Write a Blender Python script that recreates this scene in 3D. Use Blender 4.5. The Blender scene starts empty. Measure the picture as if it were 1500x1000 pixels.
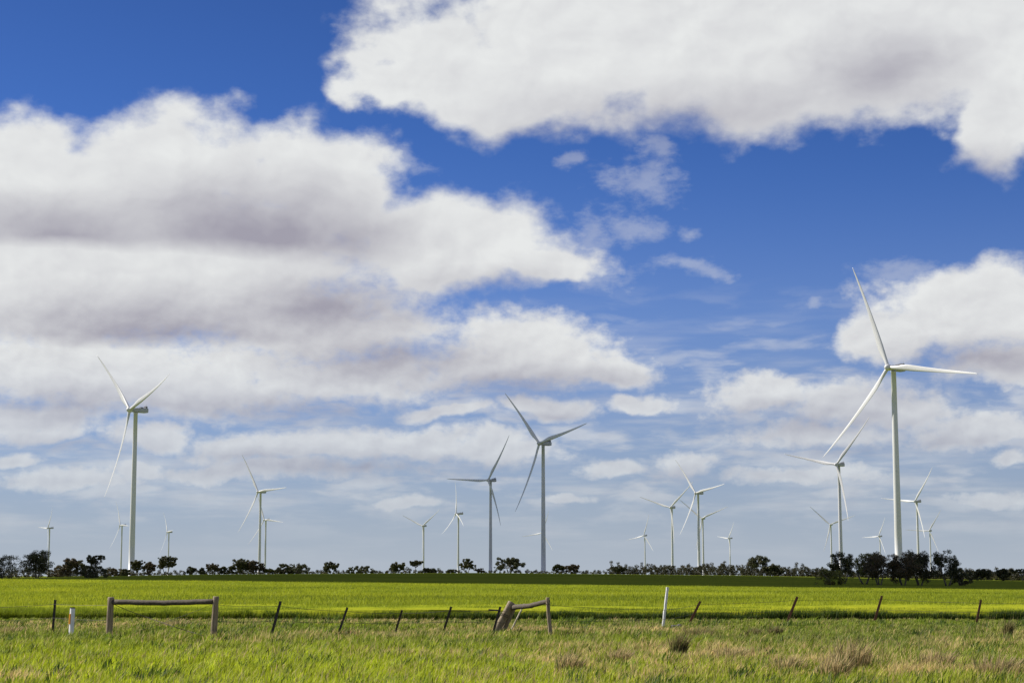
import bpy, math, random
import numpy as np
from mathutils import Vector, Matrix

R_ = math.radians
scene = bpy.context.scene
COL = scene.collection

# ------------------------------------------------------------------ camera
F = 2600.0                              # focal length in pixels of the 1500 px wide photograph
PITCH = math.atan(343 / F)
CAMZ = 2.0
cam_d = bpy.data.cameras.new('camera')
cam = bpy.data.objects.new('camera', cam_d)
COL.objects.link(cam)
cam_d.sensor_width = 36.0
cam_d.lens = 36.0 * F / 1500.0
cam_d.clip_start = 0.5
cam_d.clip_end = 60000
cam.location = (0, 0, CAMZ)
cam.rotation_euler = (R_(90) + PITCH, 0, 0)
scene.camera = cam

# ------------------------------------------------------------------ view
vs = scene.view_settings
vs.view_transform = 'Standard'
vs.look = 'None'
vs.exposure = 0.5
vs.gamma = 1.0
scene.render.engine = 'CYCLES'
scene.cycles.max_bounces = 6
scene.cycles.transparent_max_bounces = 4

# ------------------------------------------------------------------ sun
SUN_EL = 40.0
SUN_H = Vector((-0.93, 0.37, 0)).normalized()        # horizontal direction towards the sun: left and a little beyond the fence
SUN_DIR = Vector((SUN_H.x * math.cos(R_(SUN_EL)), SUN_H.y * math.cos(R_(SUN_EL)), math.sin(R_(SUN_EL))))
sd = bpy.data.lights.new('sun', 'SUN')
sd.energy = 4.8
sd.angle = R_(0.5)
sd.color = (1.0, 0.94, 0.84)
sun = bpy.data.objects.new('sun', sd)
COL.objects.link(sun)
sun.rotation_euler = SUN_DIR.to_track_quat('Z', 'Y').to_euler()
sun.location = (-60, 30, 60)

# ------------------------------------------------------------------ sky with cumulus
world = bpy.data.worlds.new('World')
scene.world = world
world.use_nodes = True
world.cycles.sampling_method = 'MANUAL'
world.cycles.sample_map_resolution = 1024
NT = world.node_tree
for n in list(NT.nodes):
    NT.nodes.remove(n)


class G:
    """small helper for node graphs: sockets or constants as inputs"""
    def __init__(self, nt):
        self.nt = nt

    def put(self, sock, v):
        if isinstance(v, bpy.types.NodeSocket):
            self.nt.links.new(v, sock)
        elif v is not None:
            sock.default_value = v

    def m(self, op, a, b=None, c=None, clamp=False):
        n = self.nt.nodes.new('ShaderNodeMath')
        n.operation = op
        n.use_clamp = clamp
        self.put(n.inputs[0], a); self.put(n.inputs[1], b); self.put(n.inputs[2], c)
        return n.outputs[0]

    def v(self, op, a, b=None, c=None, scale=None):
        n = self.nt.nodes.new('ShaderNodeVectorMath')
        n.operation = op
        self.put(n.inputs[0], a); self.put(n.inputs[1], b); self.put(n.inputs[2], c)
        if scale is not None:
            self.put(n.inputs['Scale'], scale)
        return n.outputs['Value'] if op in ('LENGTH', 'DOT_PRODUCT', 'DISTANCE') else n.outputs[0]

    def noise(self, vec, scale, detail=4, rough=0.5, lac=2.0, color=False):
        n = self.nt.nodes.new('ShaderNodeTexNoise')
        self.put(n.inputs['Vector'], vec)
        n.inputs['Scale'].default_value = scale
        n.inputs['Detail'].default_value = detail
        n.inputs['Roughness'].default_value = rough
        n.inputs['Lacunarity'].default_value = lac
        return n.outputs['Color'] if color else n.outputs[0]

    def rng(self, x, a, b, c=0.0, d=1.0, smooth=False):
        n = self.nt.nodes.new('ShaderNodeMapRange')
        if smooth:
            n.interpolation_type = 'SMOOTHSTEP'
        self.put(n.inputs[0], x); self.put(n.inputs[1], a); self.put(n.inputs[2], b)
        self.put(n.inputs[3], c); self.put(n.inputs[4], d)
        return n.outputs[0]

    def mix(self, f, a, b):
        n = self.nt.nodes.new('ShaderNodeMix')
        n.data_type = 'RGBA'
        self.put(n.inputs[0], f); self.put(n.inputs[6], a); self.put(n.inputs[7], b)
        return n.outputs[2]

    def xyz(self, x, y, z):
        n = self.nt.nodes.new('ShaderNodeCombineXYZ')
        self.put(n.inputs[0], x); self.put(n.inputs[1], y); self.put(n.inputs[2], z)
        return n.outputs[0]


FW = np.array([0, math.cos(PITCH), math.sin(PITCH)])
UP = np.array([0, -math.sin(PITCH), math.cos(PITCH)])


def ray(X, Y):
    d = FW + np.array([1.0, 0, 0]) * (X - 750) / F + UP * (500 - Y) / F
    return d / d[1]


def azel(X, Y):
    d = ray(X, Y)
    return math.degrees(math.atan2(d[0], d[1])), math.degrees(math.atan2(d[2], math.hypot(d[0], d[1])))


DPP = math.degrees(1 / F)

g = G(NT)
tc = NT.nodes.new('ShaderNodeTexCoord')
dirv = tc.outputs['Generated']
sep = NT.nodes.new('ShaderNodeSeparateXYZ')
NT.links.new(dirv, sep.inputs[0])
az = g.m('MULTIPLY', g.m('ARCTAN2', sep.outputs[0], sep.outputs[1]), 57.29578)
el = g.m('MULTIPLY', g.m('ARCSINE', sep.outputs[2]), 57.29578)
P0 = g.xyz(az, el, g.m('MULTIPLY', el, -1.0))

# ragged outlines: the direction is warped by fractal noise before the cloud bodies are looked up
NP = g.v('MULTIPLY', P0, (1.0, 1.35, 0.0))
wamp = g.rng(el, 2.0, 14.0, 0.45, 1.0)
w1 = g.v('SUBTRACT', g.noise(NP, 0.33, 8, 0.46, color=True), (0.5, 0.5, 0.5))
w1 = g.v('MULTIPLY', w1, (4.4, 2.8, 0.0))
w1 = g.v('SCALE', w1, scale=wamp)
wsep = NT.nodes.new('ShaderNodeSeparateXYZ')
NT.links.new(w1, wsep.inputs[0])
W = g.xyz(wsep.outputs[0], wsep.outputs[1], g.m('MULTIPLY', wsep.outputs[1], -1.0))
PW = g.v('ADD', P0, W)
PS = g.v('MULTIPLY_ADD', W, (0.3, 0.3, 0.3), P0)


def blob(P, cx, cy, rx, rt, rb, s=None):
    a, e = azel(cx, cy)
    ix, it, ib = 1 / (rx * DPP), 1 / (rt * DPP), 1 / (rb * DPP)
    q = g.v('MULTIPLY_ADD', P, (ix, it, ib), (-a * ix, -e * it, e * ib))
    q = g.v('MAXIMUM', q, (-1e6, 0.0, 0.0))
    L = g.v('LENGTH', q)
    if s is None:
        return g.m('SUBTRACT', 1.0, L)
    return g.m('MULTIPLY_ADD', L, -s, s)


def union(P, items, k=0.12):
    acc = None
    for it in items:
        b = blob(P, *it)
        acc = b if acc is None else g.m('SMOOTH_MAX', acc, b, k)
    return acc


# cloud bodies (centre, half width, rise above and drop below the centre), as bearings seen from the road
BODIES = [
    (1060, 40, 560, 190, 165), (625, 105, 150, 105, 80), (565, 128, 95, 70, 44), (780, 150, 170, 110, 72), (1150, 130, 190, 120, 82),
    (1475, 165, 85, 150, 105), (1400, 50, 260, 170, 150),
    (60, 310, 250, 145, 80), (230, 305, 250, 160, 90), (470, 300, 150, 128, 100),
    (655, 375, 215, 105, 70), (785, 390, 135, 46, 32), (575, 340, 110, 70, 80),
    (180, 430, 520, 120, 110), (330, 375, 280, 90, 90), (420, 345, 190, 70, 70), (150, 400, 520, 190, 190), (1290, 120, 230, 120, 85), (450, 470, 280, 110, 80), (100, 540, 330, 70, 60),
    (750, 525, 220, 68, 56), (905, 538, 100, 38, 28), (520, 545, 290, 70, 62), (250, 570, 320, 60, 50),
    (40, 605, 150, 50, 42), (800, 598, 100, 28, 22), (940, 585, 60, 20, 18), (660, 605, 90, 18, 14),
    (530, 655, 290, 46, 32), (360, 662, 130, 46, 32), (725, 660, 120, 40, 30), (400, 690, 300, 26, 22),
    (215, 640, 80, 34, 30), (60, 630, 80, 22, 20), (30, 668, 60, 16, 12), (90, 702, 150, 24, 20), (190, 690, 60, 22, 16),
    (1430, 465, 190, 86, 72), (1310, 505, 85, 52, 34), (1480, 540, 120, 50, 30),
    (1110, 590, 110, 48, 36), (1270, 600, 170, 58, 50), (1430, 622, 140, 36, 36), (1200, 645, 180, 34, 26),
    (1485, 672, 40, 24, 18), (1010, 680, 70, 34, 24), (895, 688, 70, 20, 16), (1180, 700, 150, 24, 18),
    (1450, 735, 90, 20, 14), (830, 735, 50, 12, 8), (600, 740, 70, 14, 10),
]
body = union(PW, BODIES)

# scattered cumulus over the rest of the sky
outside = g.m('MAXIMUM', g.rng(g.m('ABSOLUTE', az), 17.5, 24.0), g.rng(el, 20.0, 27.0))
dscl = g.v('MULTIPLY', dirv, (1.0, 1.0, 2.2))
gen = g.rng(g.noise(dscl, 3.2, 8, 0.55), 0.43, 0.62, -0.4, 0.9)
gen = g.m('SUBTRACT', g.m('MULTIPLY', g.m('ADD', gen, 1.0), outside), 1.0)
body = g.m('MAXIMUM', body, gen)

# puffs: fractal relief in the cloud outline, finer for the far clouds low in the sky
n_a = g.noise(NP, 0.62, 9, 0.47)
n_f = g.noise(NP, 2.1, 8, 0.58)
low = g.rng(el, 3.0, 11.0, 1.0, 0.22)
dens = g.m('MULTIPLY_ADD', g.m('SUBTRACT', n_a, 0.5), 0.6, body)
dens = g.m('MULTIPLY_ADD', g.m('MULTIPLY', g.m('SUBTRACT', n_f, 0.5), 1.0), low, dens)
# smooth billows: the same soft field looked up here and a little towards the sun
NR = g.v('MULTIPLY_ADD', W, (0.5, 0.5, 0.0), NP)
n_c = g.noise(NR, 0.55, 3, 0.5)
n_b = g.noise(g.v('ADD', NR, (-0.4, 0.6, 0.0)), 0.55, 3, 0.5)
n_d = g.noise(NR, 1.35, 5, 0.5)
n_e = g.noise(g.v('ADD', NR, (-0.16, 0.26, 0.0)), 1.35, 3, 0.5)

WISPS = [(945, 275, 75, 50, 40), (925, 338, 60, 28, 26), (1005, 336, 36, 24, 18), (1020, 388, 75, 18, 16),
         (850, 252, 32, 22, 20), (775, 326, 30, 24, 20), (1205, 447, 30, 24, 20), (1320, 395, 70, 36, 40),
         (590, 250, 50, 30, 30), (525, 40, 40, 22, 22), (1400, 580, 40, 26, 20), (940, 220, 40, 50, 40),
         (985, 632, 40, 16, 12), (860, 640, 70, 22, 18), (870, 400, 90, 30, 40), (855, 345, 50, 30, 26)]
wis = union(PW, WISPS)
n_w = g.noise(g.v('MULTIPLY', NP, (1.0, 1.3, 1.0)), 1.5, 8, 0.62)
wis = g.m('MULTIPLY_ADD', g.m('SUBTRACT', n_w, 0.5), 1.6, wis)
wis_a = g.rng(wis, 0.05, 0.95, 0.0, 0.33, smooth=True)
# thin low streaks towards the horizon
strk = g.noise(g.v('MULTIPLY', P0, (0.13, 1.05, 0.0)), 1.0, 7, 0.55)
strk = g.m('MULTIPLY', g.rng(strk, 0.45, 0.68, 0.0, 0.6, smooth=True), g.rng(el, 9.0, 5.0))
strk = g.m('MULTIPLY', strk, g.rng(el, 0.3, 2.0, 0.25, 1.0))

# grey undersides of the thick clouds
UNDER = [
    (1040, 165, 420, 60, 80, 0.55), (800, 205, 170, 60, 60, 0.5), (1290, 120, 170, 110, 70, 0.65), (1450, 250, 80, 50, 60, 0.6),
    (370, 350, 310, 120, 28, 1.0), (90, 345, 280, 75, 20, 0.85), (500, 350, 130, 70, 70, 0.8),
    (230, 488, 340, 85, 24, 0.85), (480, 450, 220, 70, 60, 0.9), (560, 520, 240, 45, 60, 0.8), (760, 560, 220, 40, 50, 0.8),
    (720, 420, 170, 35, 40, 0.6), (100, 590, 300, 40, 40, 0.6), (420, 600, 300, 36, 36, 0.7),
    (520, 685, 320, 30, 26, 0.7), (1430, 525, 200, 40, 46, 0.75), (1200, 625, 260, 45, 30, 0.55), (1320, 580, 120, 40, 20, 0.4),
    (1020, 700, 120, 24, 20, 0.5), (1130, 600, 120, 20, 26, 0.45), (1380, 645, 150, 22, 20, 0.5), (1250, 660, 200, 16, 14, 0.5), (720, 685, 130, 18, 16, 0.5), (360, 668, 150, 16, 14, 0.5), (820, 610, 110, 14, 14, 0.5), (110, 650, 160, 18, 16, 0.5), (900, 555, 100, 20, 24, 0.5),
]
und = g.m('MAXIMUM', union(PS, UNDER, 0.25), 0.0)
und = g.m('MAXIMUM', und, g.m('MULTIPLY', outside, 0.35))
# crisp tops, soft undersides
alpha = g.rng(dens, -0.04, g.m('MULTIPLY_ADD', g.m('MINIMUM', und, 1.0), 0.4, g.rng(el, 2.0, 10.0, 0.62, 0.34)), 0.0, 1.0, smooth=True)
alpha = g.m('MULTIPLY', alpha, g.rng(el, 1.0, 7.0, 0.7, 1.0))
bank = g.noise(g.v('MULTIPLY', PS, (0.34, 1.25, 0.0)), 1.0, 8, 0.52)
bank = g.m('MULTIPLY', g.rng(bank, 0.46, 0.64, 0.0, 0.62, smooth=True), g.m('MULTIPLY', g.rng(el, 0.8, 2.6), g.rng(el, 9.5, 5.5)))
alpha = g.m('MAXIMUM', g.m('MAXIMUM', alpha, bank), g.m('MAXIMUM', wis_a, strk))
relief = g.m('MULTIPLY', g.m('SUBTRACT', n_c, n_b), 0.36)
relief = g.m('MULTIPLY_ADD', g.m('SUBTRACT', n_d, n_e), g.m('MULTIPLY_ADD', low, 0.60, 0.03), relief)
relief = g.m('SUBTRACT', relief, g.m('MULTIPLY', low, 0.10))
thick = g.rng(dens, 0.2, 1.0, 0.0, 0.10)
edge = g.rng(dens, 0.0, 0.35, 0.14, 0.0)
lum = g.m('SUBTRACT', g.m('ADD', 0.97, relief), g.m('MULTIPLY', und, 1.0))
lum = g.m('SUBTRACT', lum, g.m('ADD', thick, edge), clamp=True)
cloudc = g.mix(lum, (3.6, 3.48, 4.15, 1), (8.0, 8.15, 8.15, 1))

sky = NT.nodes.new('ShaderNodeTexSky')
sky.sky_type = 'NISHITA'
sky.sun_disc = False
sky.sun_elevation = R_(SUN_EL)
sky.sun_rotation = math.atan2(SUN_H.x, SUN_H.y)
sky.altitude = 100
sky.air_density = 1.0
sky.dust_density = 0.6
sky.ozone_density = 2.5
SKY_MUL = (0.225, 0.40, 0.82)
skyc = g.v('MULTIPLY', sky.outputs[0], SKY_MUL)
skyc = g.v('SCALE', skyc, scale=g.rng(el, 8.0, 19.0, 1.2, 0.86))
# pale air low over the horizon, in front of sky and clouds alike
air = (4.3, 4.85, 5.6, 1)
airf = g.m('POWER', g.rng(el, 0.0, 15.5, 1.0, 0.0), 2.3)
skyc = g.mix(airf, skyc, air)
cloudc = g.mix(g.m('MULTIPLY', g.m('MULTIPLY', airf, airf), 0.8), cloudc, air)
sk = g.mix(alpha, skyc, cloudc)
bg = NT.nodes.new('ShaderNodeBackground')
NT.links.new(sk, bg.inputs[0])
bg.inputs[1].default_value = 0.0707
outw = NT.nodes.new('ShaderNodeOutputWorld')
NT.links.new(bg.outputs[0], outw.inputs[0])


# ================================================================== helpers
def smooth01(t):
    t = np.clip(t, 0, 1)
    return t * t * (3 - 2 * t)


Q650 = np.array([-0.288, -0.173, -0.02, 0.135, 0.288])
Z650 = np.array([1.25, 2.5, 3.1, 2.1, 0.25])


def gz(x, y):
    """height of the ground"""
    x = np.asarray(x, float); y = np.asarray(y, float)
    q = np.clip(x / np.maximum(y, 60.0), -0.42, 0.42)
    z300 = 0.15 - 3.1 * q
    z650 = np.interp(q, Q650, Z650)
    a = z300 * smooth01((y - 95) / 205)
    b = z300 + (z650 - z300) * smooth01((y - 300) / 350)
    c = z650 * (1 - smooth01((y - 660) / 500))
    z = np.where(y < 300, a, np.where(y < 650, b, c))
    return z


def gzf(x, y):
    return float(gz(x, y))


def at(X, Y, D):
    d = ray(X, Y)
    return Vector((d[0] * D, D, CAMZ + d[2] * D))


def ground_at(X, Y):
    """ground point seen at photo pixel X, Y (near, flat part)"""
    return CAMZ * F / (Y - 843.0)


def tag(o, label=None, cat=None, group=None, kind=None):
    if label: o['label'] = label
    if cat: o['category'] = cat
    if group: o['group'] = group
    if kind: o['kind'] = kind
    return o


def link(name, mesh, mat=None, parent=None):
    o = bpy.data.objects.new(name, mesh)
    COL.objects.link(o)
    if mat is not None and not mesh.materials:
        mesh.materials.append(mat)
    if parent is not None:
        o.parent = parent
    return o


def empty(name, loc, rz=0.0):
    o = bpy.data.objects.new(name, None)
    COL.objects.link(o)
    o.location = loc
    o.rotation_euler = (0, 0, rz)
    o.empty_display_size = 0.3
    return o


def mesh_from(name, verts, faces, smooth=False):
    me = bpy.data.meshes.new(name)
    me.from_pydata([tuple(v) for v in verts], [], faces)
    me.update()
    if smooth:
        me.polygons.foreach_set('use_smooth', [True] * len(me.polygons))
    return me


def np_mesh(name, V, faces_flat, starts, totals, colors=None):
    """mesh from numpy arrays; colors is one linear rgb per vertex"""
    me = bpy.data.meshes.new(name)
    me.vertices.add(len(V))
    me.vertices.foreach_set('co', np.ascontiguousarray(V, np.float32).ravel())
    me.loops.add(len(faces_flat))
    me.loops.foreach_set('vertex_index', np.ascontiguousarray(faces_flat, np.int32))
    me.polygons.add(len(starts))
    me.polygons.foreach_set('loop_start', np.ascontiguousarray(starts, np.int32))
    me.polygons.foreach_set('loop_total', np.ascontiguousarray(totals, np.int32))
    me.update(calc_edges=True)
    if colors is not None:
        at_ = me.attributes.new('tint', 'FLOAT_COLOR', 'POINT')
        c4 = np.ones((len(V), 4), np.float32)
        c4[:, :3] = colors
        at_.data.foreach_set('color', c4.ravel())
    return me


class MB:
    def __init__(self):
        self.v = []; self.f = []

    def tube(self, pts, rads, n=10, cap=True, wob=0.0, rnd=None):
        """tube through points with radii"""
        pts = [Vector(p) for p in pts]
        base = len(self.v)
        ref = Vector((0.13, 0.9, 0.2)).normalized()
        for i, p in enumerate(pts):
            t = (pts[min(i + 1, len(pts) - 1)] - pts[max(i - 1, 0)]).normalized()
            if abs(t.dot(ref)) > 0.95:
                ref = Vector((1, 0.1, 0))
            a = t.cross(ref).normalized(); b = t.cross(a).normalized()
            for k in range(n):
                an = 2 * math.pi * k / n
                r = rads[i] * (1 + (rnd.uniform(-wob, wob) if rnd else 0))
                self.v.append(p + a * math.cos(an) * r + b * math.sin(an) * r)
        for i in range(len(pts) - 1):
            for k in range(n):
                k2 = (k + 1) % n
                self.f.append((base + i * n + k, base + i * n + k2, base + (i + 1) * n + k2, base + (i + 1) * n + k))
        if cap:
            self.f.append(tuple(base + k for k in reversed(range(n))))
            self.f.append(tuple(base + (len(pts) - 1) * n + k for k in range(n)))
        return self

    def box(self, c, s, bev=0.0):
        x, y, z = s[0] / 2, s[1] / 2, s[2] / 2
        base = len(self.v)
        for dz in (-z, z):
            for dx, dy in ((-x, -y), (x, -y), (x, y), (-x, y)):
                self.v.append(Vector((c[0] + dx, c[1] + dy, c[2] + dz)))
        b = base
        self.f += [(b + 3, b + 2, b + 1, b), (b + 4, b + 5, b + 6, b + 7)]
        for k in range(4):
            k2 = (k + 1) % 4
            self.f.append((b + k, b + k2, b + 4 + k2, b + 4 + k))
        return self

    def mesh(self, name, smooth=False):
        return mesh_from(name, self.v, self.f, smooth)


def bevel(o, w, seg=2):
    m = o.modifiers.new('bevel', 'BEVEL')
    m.width = w; m.segments = seg
    return o


# ------------------------------------------------------------------ materials
def material(name):
    m = bpy.data.materials.new(name)
    m.use_nodes = True
    nt = m.node_tree
    for n in list(nt.nodes):
        nt.nodes.remove(n)
    gg = G(nt)
    out = nt.nodes.new('ShaderNodeOutputMaterial')
    return m, nt, gg, out


def ramp(nt, fac, stops):
    r = nt.nodes.new('ShaderNodeValToRGB')
    nt.links.new(fac, r.inputs[0])
    cr = r.color_ramp
    while len(cr.elements) < len(stops):
        cr.elements.new(0.5)
    for e, (p, c) in zip(cr.elements, stops):
        e.position = p
        e.color = (c[0], c[1], c[2], 1)
    return r.outputs[0]


def simple(name, stops, scale=4.0, stretch=(1, 1, 1), rough=0.6, bump=0.0, detail=6, world=False, metallic=0.0):
    m, nt, gg, out = material(name)
    if world:
        co = nt.nodes.new('ShaderNodeNewGeometry').outputs['Position']
    else:
        co = nt.nodes.new('ShaderNodeTexCoord').outputs['Object']
    v = gg.v('MULTIPLY', co, stretch)
    nz = gg.noise(v, scale, detail, 0.6)
    b = nt.nodes.new('ShaderNodeBsdfPrincipled')
    nt.links.new(ramp(nt, nz, stops), b.inputs['Base Color'])
    b.inputs['Roughness'].default_value = rough
    b.inputs['Metallic'].default_value = metallic
    if bump:
        bn = nt.nodes.new('ShaderNodeBump')
        bn.inputs['Strength'].default_value = 0.7
        bn.inputs['Distance'].default_value = bump
        nt.links.new(nz, bn.inputs['Height'])
        nt.links.new(bn.outputs[0], b.inputs['Normal'])
    nt.links.new(b.outputs[0], out.inputs[0])
    return m


def leafy(name, transl=0.35, rough=0.6, gloss=0.15, mul=1.0):
    """thin leaf material that takes its own colour from the plant's tint"""
    m, nt, gg, out = material(name)
    a = nt.nodes.new('ShaderNodeAttribute')
    a.attribute_name = 'tint'
    c = gg.v('SCALE', a.outputs['Color'], scale=mul)
    d = nt.nodes.new('ShaderNodeBsdfPrincipled')
    nt.links.new(c, d.inputs['Base Color'])
    d.inputs['Roughness'].default_value = rough
    d.inputs['Specular IOR Level'].default_value = gloss
    t = nt.nodes.new('ShaderNodeBsdfTranslucent')
    nt.links.new(c, t.inputs[0])
    mx = nt.nodes.new('ShaderNodeMixShader')
    mx.inputs[0].default_value = transl
    nt.links.new(d.outputs[0], mx.inputs[1]); nt.links.new(t.outputs[0], mx.inputs[2])
    nt.links.new(mx.outputs[0], out.inputs[0])
    return m


M_white = simple('turbine_paint', [(0.3, (0.57, 0.57, 0.565)), (0.7, (0.66, 0.66, 0.655))], 0.25, (1, 1, 0.15), 0.38)
M_nac = simple('nacelle_paint', [(0.3, (0.36, 0.37, 0.38)), (0.7, (0.44, 0.45, 0.46))], 0.6, (1, 1, 1), 0.45)
M_cool = simple('cooler_metal', [(0.3, (0.10, 0.10, 0.11)), (0.7, (0.19, 0.19, 0.20))], 1.2, (1, 1, 1), 0.5)
M_wood = simple('weathered_wood', [(0.25, (0.10, 0.075, 0.045)), (0.5, (0.26, 0.20, 0.125)), (0.75, (0.40, 0.33, 0.22))],
                9.0, (3.0, 3.0, 0.30), 0.85, 0.03, 9)
M_rail = simple('dark_weathered_wood', [(0.25, (0.035, 0.027, 0.018)), (0.55, (0.085, 0.066, 0.044)), (0.8, (0.17, 0.135, 0.095))],
                7.0, (0.35, 3.0, 3.0), 0.85, 0.02, 8)
M_steel = simple('black_steel', [(0.3, (0.012, 0.010, 0.010)), (0.7, (0.040, 0.028, 0.022))], 9.0, (1, 1, 1), 0.6, 0.002)
M_rust = simple('rusted_steel', [(0.3, (0.085, 0.036, 0.018)), (0.7, (0.20, 0.085, 0.038))], 12.0, (1, 1, 1), 0.85, 0.003)
M_wpost = simple('white_post_paint', [(0.25, (0.55, 0.53, 0.50)), (0.6, (0.80, 0.80, 0.79))], 6.0, (1, 1, 0.5), 0.5)
M_orange = simple('orange_reflector', [(0.3, (0.75, 0.28, 0.02)), (0.7, (0.85, 0.36, 0.03))], 15.0, (1, 1, 1), 0.35)
M_wire = simple('rusty_wire', [(0.3, (0.03, 0.022, 0.018)), (0.7, (0.08, 0.06, 0.045))], 20.0, (1, 1, 1), 0.7)
M_stake = simple('bleached_timber', [(0.3, (0.34, 0.29, 0.20)), (0.7, (0.52, 0.46, 0.34))], 9.0, (1, 1, 0.4), 0.85, 0.008)
M_stone = simple('dark_block', [(0.3, (0.045, 0.045, 0.05)), (0.7, (0.14, 0.135, 0.13))], 9.0, (1, 1, 1), 0.9, 0.02)
M_bark = simple('gum_bark', [(0.3, (0.06, 0.048, 0.038)), (0.7, (0.22, 0.19, 0.155))], 2.5, (1, 1, 0.35), 0.9, 0.05)
M_leaf = leafy('gum_leaves', 0.22, 0.55, 0.25)
M_grass = leafy('roadside_grass_blades', 0.42, 0.6, 0.2)
M_crop = leafy('wheat_leaves', 0.42, 0.6, 0.2)

# ground: soil and short pasture; the far paddock is a darker green than the roadside
m, nt, gg, out = material('ground_pasture')
pos = nt.nodes.new('ShaderNodeNewGeometry').outputs['Position']
n1 = gg.noise(pos, 0.9, 6, 0.6)
n2 = gg.noise(gg.v('MULTIPLY', pos, (0.02, 0.05, 0.0)), 1.0, 6, 0.6)
near = ramp(nt, n1, [(0.3, (0.050, 0.062, 0.014)), (0.7, (0.12, 0.12, 0.035))])
far = ramp(nt, n2, [(0.3, (0.115, 0.150, 0.016)), (0.7, (0.175, 0.200, 0.026))])
sp = nt.nodes.new('ShaderNodeSeparateXYZ'); nt.links.new(pos, sp.inputs[0])
col = gg.mix(gg.rng(sp.outputs[1], 250, 290), near, far)
b = nt.nodes.new('ShaderNodeBsdfPrincipled')
nt.links.new(col, b.inputs['Base Color'])
b.inputs['Roughness'].default_value = 0.95
b.inputs['Specular IOR Level'].default_value = 0.0
nt.links.new(b.outputs[0], out.inputs[0])
M_ground = m

m, nt, gg, out = material('crop_canopy')
pos = nt.nodes.new('ShaderNodeNewGeometry').outputs['Position']
n1 = gg.noise(pos, 1.6, 7, 0.65)
n2 = gg.noise(gg.v('MULTIPLY', pos, (0.03, 0.09, 0.0)), 1.0, 5, 0.6)
c1 = ramp(nt, n1, [(0.3, (0.195, 0.235, 0.016)), (0.7, (0.35, 0.38, 0.028))])
c2 = ramp(nt, n2, [(0.3, (0.85, 0.90, 0.9)), (0.7, (1.15, 1.05, 1.0))])
c1 = gg.v('MULTIPLY', c1, c2)
b = nt.nodes.new('ShaderNodeBsdfPrincipled')
nt.links.new(c1, b.inputs['Base Color'])
b.inputs['Roughness'].default_value = 0.9
b.inputs['Specular IOR Level'].default_value = 0.0
bn = nt.nodes.new('ShaderNodeBump'); bn.inputs['Strength'].default_value = 0.8; bn.inputs['Distance'].default_value = 0.15
nt.links.new(n1, bn.inputs['Height']); nt.links.new(bn.outputs[0], b.inputs['Normal'])
nt.links.new(b.outputs[0], out.inputs[0])
M_canopy = m

# ================================================================== ground
ys = np.concatenate([np.linspace(-80, 60, 29), np.linspace(63, 330, 90), np.linspace(336, 1300, 120),
                     np.geomspace(1350, 26000, 30)])
u = np.linspace(-1, 1, 161)
xs_unit = np.sign(u) * (0.35 * np.abs(u) + 0.65 * np.abs(u) ** 4)
V = []
for y in ys:
    half = max(160.0, abs(y) * 1.3 + 120)
    X = xs_unit * half
    V.append(np.stack([X, np.full_like(X, y), gz(X, y)], 1))
V = np.concatenate(V)
nu, nv = len(u), len(ys)
ii = (np.arange(nv - 1)[:, None] * nu + np.arange(nu - 1)[None, :]).ravel()
quads = np.stack([ii, ii + 1, ii + nu + 1, ii + nu], 1)
me = np_mesh('ground', V, quads.ravel(), np.arange(len(quads)) * 4, np.full(len(quads), 4))
me.polygons.foreach_set('use_smooth', [True] * len(quads))
ground = link('ground', me, M_ground)
tag(ground, 'green pasture and roadside ground reaching to the horizon', 'ground', kind='structure')

# crop canopy sheet
CROP0, CROP1 = 82.0, 305.0
rng = np.random.default_rng(5)


def vnoise(x, y, s, seed):
    """cheap smooth value noise"""
    r = np.random.default_rng(seed).random((256, 256))
    fx, fy = x / s + 700.3, y / s + 500.7
    ix, iy = np.floor(fx).astype(int), np.floor(fy).astype(int)
    tx, ty = fx - ix, fy - iy
    tx, ty = tx * tx * (3 - 2 * tx), ty * ty * (3 - 2 * ty)
    a = r[ix % 256, iy % 256]; b_ = r[(ix + 1) % 256, iy % 256]
    c_ = r[ix % 256, (iy + 1) % 256]; d_ = r[(ix + 1) % 256, (iy + 1) % 256]
    return (a * (1 - tx) + b_ * tx) * (1 - ty) + (c_ * (1 - tx) + d_ * tx) * ty


def fb(x, y, s, seed):
    return 0.5 * vnoise(x, y, s, seed) + 0.3 * vnoise(x, y, s / 2.1, seed + 1) + 0.2 * vnoise(x, y, s / 4.3, seed + 2)


def crop_edge(x):
    return CROP0 + 2.6 * (fb(x, x * 0 + 3.0, 7.0, 41) - 0.5) * 2 - 0.022 * x


cx = np.linspace(-210, 210, 221)
cy = np.concatenate([[0.5, 1.2, 2.5], np.linspace(4, CROP1 - CROP0, 120)])
Vc = []
for k, dy in enumerate(cy):
    yy = crop_edge(cx) * (1 - dy / (CROP1 - CROP0)) + CROP1 * dy / (CROP1 - CROP0) + (0.6 if k == 0 else 0)
    h = 0.36 + 0.16 * (fb(cx, yy, 14.0, 77) - 0.5) * 2
    if k == 0:
        h = h * 0 - 0.05
    Vc.append(np.stack([cx, yy, gz(cx, yy) + h], 1))
Vc = np.concatenate(Vc)
nu, nv = len(cx), len(cy)
ii = (np.arange(nv - 1)[:, None] * nu + np.arange(nu - 1)[None, :]).ravel()
quads = np.stack([ii, ii + 1, ii + nu + 1, ii + nu], 1)
me = np_mesh('crop_field', Vc, quads.ravel(), np.arange(len(quads)) * 4, np.full(len(quads), 4))
crop_sheet = link('crop_field', me, M_canopy)
tag(crop_sheet, 'bright green wheat paddock beyond the wire fence', 'field', kind='structure')


# ================================================================== wind turbines
HUB_H, BLADE, OVER, TILT = 138.0, 75.0, 5.6, R_(5)


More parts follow.
